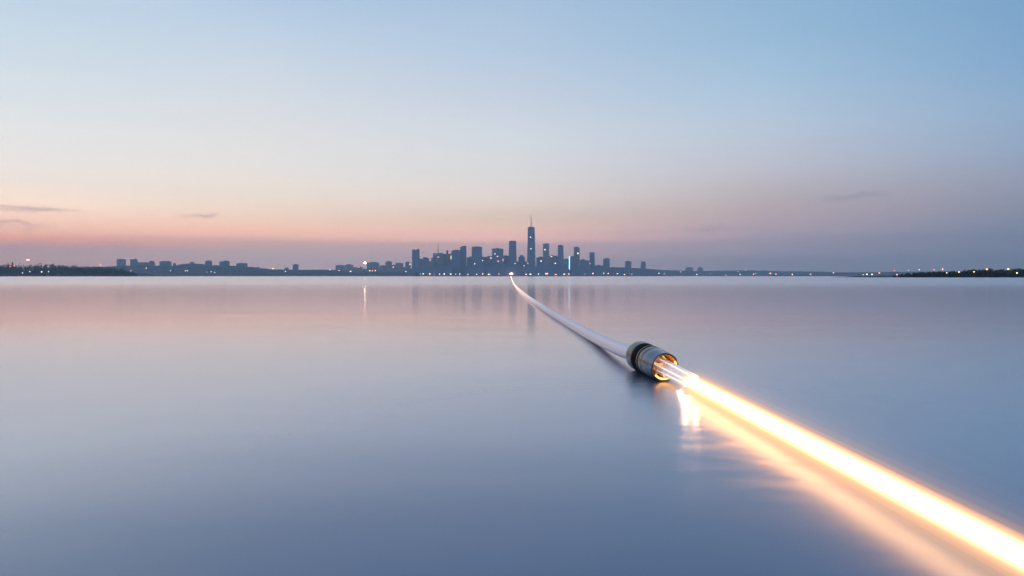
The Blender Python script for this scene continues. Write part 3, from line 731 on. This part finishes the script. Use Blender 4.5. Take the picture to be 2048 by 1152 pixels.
def brushed(name, col, rough, aniso=0.5):
    m, t, out = nt(name)
    b = N(t, 'ShaderNodeBsdfPrincipled'); b.inputs['Base Color'].default_value = (*col, 1); b.inputs['Metallic'].default_value = 0.95
    tcx = N(t, 'ShaderNodeTexCoord'); mpx = N(t, 'ShaderNodeMapping'); mpx.inputs['Scale'].default_value = (6, 160, 6)
    t.links.new(tcx.outputs['Object'], mpx.inputs[0])
    nzx = N(t, 'ShaderNodeTexNoise'); nzx.inputs['Scale'].default_value = 2; nzx.inputs['Detail'].default_value = 3; t.links.new(mpx.outputs[0], nzx.inputs['Vector'])
    mrx = N(t, 'ShaderNodeMapRange'); mrx.inputs['To Min'].default_value = rough - .07; mrx.inputs['To Max'].default_value = rough + .1
    t.links.new(nzx.outputs['Fac'], mrx.inputs['Value']); t.links.new(mrx.outputs[0], b.inputs['Roughness'])
    t.links.new(b.outputs[0], out.inputs['Surface']); return m
metal = brushed('sky_tinted_steel', (.065, .105, .185), .17)  # blue sky reflection put into the base colour of the steel
metal3 = brushed('brushed_steel', (.12, .108, .106), .20)
metal2 = brushed('brushed_steel_collar', (.09, .088, .092), .24)
rubber = rough_mat('black_rubber', (.004, .005, .007), .3, 20, .7, 0, .04)
gold = brushed('gold_lining', (1.0, .52, .13), .22)
copper = brushed('copper_core', (.55, .26, .10), .3)

R0, R1 = .158, .140
bm = bmesh.new()
lathe(bm, [(0, .085), (0, .138), (.006, .150), (.020, .157), (.045, R0), (.190, .157), (.212, .155), (.222, .148), (.222, .085)], closed=True)
obj('collar', bm, metal2, con, True)
bm = bmesh.new(); lathe(bm, [(.215, .10), (.215, .152), (.235, .1515), (.310, .1500), (.398, .1495), (.398, .10)], closed=True)
obj('sealing_ring', bm, rubber, con, True)
bm = bmesh.new(); lathe(bm, [(.396, .11), (.396, .150), (.402, .1545), (.424, .1540), (.429, .150), (.429, .11)], closed=True)
obj('clamp_ring', bm, metal2, con, True)
bm = bmesh.new(); lathe(bm, [(.427, .10), (.427, .1495), (.457, .1495), (.457, .10)], closed=True)
obj('sealing_ring', bm, rubber, con, True)
def rimwob(i, a):
    if i in (6, 7, 8, 9, 10):   # the cut mouth: the upper right lip runs further forward, a bite on the upper left
        return .030 * math.cos(a - 0.9) + .010 * math.sin(3 * a + .4) - .03 * math.exp(-((a - 2.75) / .22) ** 2)
    return 0
bm = bmesh.new(); lathe(bm, [(.453, .115), (.453, .147), (.459, .1505), (.49, .1510), (.585, .1500), (.592, .1480), (.592, .115)], closed=True, seg=96)
obj('sleeve', bm, metal3, con, True)
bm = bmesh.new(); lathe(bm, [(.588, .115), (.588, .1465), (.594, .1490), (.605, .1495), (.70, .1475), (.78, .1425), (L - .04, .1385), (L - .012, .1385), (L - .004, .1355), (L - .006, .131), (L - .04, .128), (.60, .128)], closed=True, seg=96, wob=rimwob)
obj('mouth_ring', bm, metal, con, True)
bm = bmesh.new()
lathe(bm, [(.52, .126), (.60, .1262), (L - .05, .1262), (L - .022, .1255), (L - .02, .121), (L - .06, .119), (.60, .117), (.52, .117)], seg=96, wob=lambda i, a: (.03 * math.cos(a - .9) + .012 * math.sin(5 * a)) if i in (2, 3, 4, 5) else 0)
obj('lining', bm, gold, con, True)
bm = bmesh.new(); lathe(bm, [(.56, .005), (.56, .118), (.50, .118)], cap0=True); 
obj('inner_plate', bm, copper, con, True)
# golden contact ring low in the mouth, glow added for streaks on the water
bm = bmesh.new(); n = 40; prev = None
for k in range(n + 1):
    a = math.radians(150 + 170 * k / n); c = Vector((.111 * math.cos(a), L - .03 + .015 * math.cos(a * 2), .111 * math.sin(a)))
    rad = Vector((math.cos(a), 0, math.sin(a)))
    ring = [bm.verts.new(c + .008 * (math.cos(q * math.pi / 4) * rad + math.sin(q * math.pi / 4) * Vector((0, 1, 0)))) for q in range(8)]
    if prev:
        for q in range(8): bm.faces.new((prev[q], prev[(q + 1) % 8], ring[(q + 1) % 8], ring[q]))
    prev = ring
obj('contact_ring', bm, glow_mat('contact_ring_added_glow', (1.0, .50, .12), 3.5), con, True)

# glass fibres with burning tips
m, t, out = nt('fibre_glass')
gb = N(t, 'ShaderNodeBsdfPrincipled'); gb.inputs['Base Color'].default_value = (.80, .76, .80, 1); gb.inputs['Roughness'].default_value = .08
gb.inputs['Transmission Weight'].default_value = .85; gb.inputs['IOR'].default_value = 1.35
gb.inputs['Emission Color'].default_value = (1, .90, .86, 1)
tcf = N(t, 'ShaderNodeTexCoord'); sf = N(t, 'ShaderNodeSeparateXYZ'); t.links.new(tcf.outputs['Object'], sf.inputs[0])
mf = N(t, 'ShaderNodeMapRange'); mf.inputs['From Min'].default_value = L - .15; mf.inputs['From Max'].default_value = L + .85
mf.inputs['To Min'].default_value = .02; mf.inputs['To Max'].default_value = .22
t.links.new(sf.outputs[1], mf.inputs['Value']); t.links.new(mf.outputs[0], gb.inputs['Emission Strength'])
t.links.new(gb.outputs[0], out.inputs['Surface'])
tipm = glow_mat('fibre_tip_light', (1.0, .76, .60), 62)
wire = glow_mat('amber_wire_added_glow', (1.0, .46, .07), 1.3)  # emission added to the wires to light the lining amber
BT = Vector((1.500, 5.75, .116))                    # centre of the burning tips
Rm = rotq.to_matrix().inverted()
tipdir = Rm @ (BT - AX0)
highlightm = glow_mat('fibre_highlight_glow', (1.0, .93, .95), 1.15)  # glowing inner rod added to read as the highlight along each fibre
for k, (ox, oz, rr_, ln) in enumerate(((.004, .062, .030, .14), (.062, .018, .027, .04), (-.062, .012, .027, -.14), (.030, -.048, .027, -.06), (-.040, -.055, .026, -.34), (.0, .0, .027, .03))):
    a = Vector((ox * 1.0, .57, oz * 1.0)); e = tipdir + Vector((ox * .75, ln, oz * .75))
    bm = bmesh.new(); rod(bm, a, e, rr_, rr_ * .92, 28)
    f = obj('fibre', bm, m, con, True)
    dv = (e - a).normalized()
    bm = bmesh.new(); rod(bm, a + dv * .20, e - dv * .012, rr_ * .05, rr_ * .22, 16)
    obj('core', bm, highlightm, f, True)
    bm = bmesh.new(); ball(bm, e, rr_ * .62, 20, (1, .35, 1)); obj('tip', bm, tipm, f, True)
for k, (a0, r_) in enumerate(((2.4, .098), (3.5, .10), (.9, .10), (4.6, .095))):
    bm = bmesh.new(); prev_ = None
    for j in range(9):
        u = j / 8; aa = a0 + .5 * math.sin(u * 4 + k)
        p_ = Vector((r_ * (1 - .35 * u) * math.cos(aa), .58 + u * (L - .52), r_ * (1 - .35 * u) * math.sin(aa)))
        if prev_: rod(bm, prev_, p_, .008, .008, 8)
        prev_ = p_
    obj('wire', bm, wire, con, True)

# ------------------------------------------------------------------ the light beam
q0, q1 = Vector((BT.x + .01, BT.y, .106)), Vector((1.640, 2.19, .099))
dirb = (q1 - q0).normalized(); q2 = q0 + dirb * 9.5; q0b = q0 + dirb * -.07
beam = root('light_beam', (q0.x, q0.y, 0)); tag(beam, 'blazing white light beam with orange fringe leaving the fibres towards lower right', 'light beam')
def tube(a, b, r, r2=None, seg=40, rounded=True):
    bm = bmesh.new(); d_ = (b - a).normalized(); u = d_.orthogonal().normalized(); w = d_.cross(u)
    prof = [(0, .02), (r * .15, r * .5), (r * .5, r * .86), (r, r)] if rounded else [(0, r)]
    prof.append(((b - a).length, r2 or r)); rings = []
    for s_, rad in prof:
        rings.append([bm.verts.new(a + d_ * s_ + rad * (math.cos(2 * math.pi * k / seg) * u + math.sin(2 * math.pi * k / seg) * w)) for k in range(seg)])
    for A, Bq in zip(rings[:-1], rings[1:]):
        for k in range(seg): bm.faces.new((A[k], A[(k + 1) % seg], Bq[(k + 1) % seg], Bq[k]))
    bm.faces.new(rings[0][::-1]); bm.faces.new(rings[-1])
    bmesh.ops.recalc_face_normals(bm, faces=bm.faces)
    return bm
m, t, out = nt('beam_core')
e = N(t, 'ShaderNodeEmission'); e.inputs['Color'].default_value = (1.0, .76, .53, 1); e.inputs['Strength'].default_value = 3.2
t.links.new(e.outputs[0], out.inputs['Surface'])
under(obj('core', tube(q0b, q2, .030), m, smooth=True), beam)
def clip_low(bm, z=.004):
    for v_ in bm.verts: v_.co.z = max(v_.co.z, z)
    return bm
for n_, (r_, val, col, ab) in enumerate(((.036, .9, (1, .78, .60), .0), (.043, .8, (1, .73, .52), .0), (.050, .66, (1, .67, .44), .0), (.057, .55, (1, .60, .41), .04), (.066, .42, (1, .56, .33), .14), (.077, .42, (1, .53, .27), .28),
                     (.092, .55, (1, .50, .20), .55), (.115, .40, (1, .47, .18), .50), (.145, .15, (1, .50, .24), .18), (.175, .070, (1, .50, .28), .08), (.22, .040, (1, .50, .30), 0), (.28, .024, (1, .52, .34), 0), (.37, .014, (1, .54, .38), 0))):
    # the outer glow hugs the water; every hull keeps a floor of its own just above it
    dz = Vector((0, 0, -min(.030, max(0, (r_ - .066) * 1.1))))
    under(obj('glow', clip_low(tube(q0b - dirb * (r_ * .4) + dz, q2 + dirb * r_ * .5 + dz, r_), .034 - .0022 * n_), volume_glow('beam_glow', col, val / (2 * r_ * 2.2), ab / (2 * r_ * 2.2)), smooth=False), beam)

# ------------------------------------------------------------------ render settings
S.view_settings.view_transform = 'Standard'; S.view_settings.look = 'None'
S.view_settings.exposure = 0; S.view_settings.gamma = 1
S.render.engine = 'CYCLES'
c = S.cycles
c.use_denoising = True
try: c.denoiser = 'OPENIMAGEDENOISE'
except Exception: pass
c.max_bounces = 6; c.diffuse_bounces = 2; c.glossy_bounces = 4; c.transmission_bounces = 6; c.volume_bounces = 0
c.sample_clamp_indirect = 12
c.use_adaptive_sampling = True; c.adaptive_threshold = 0.01
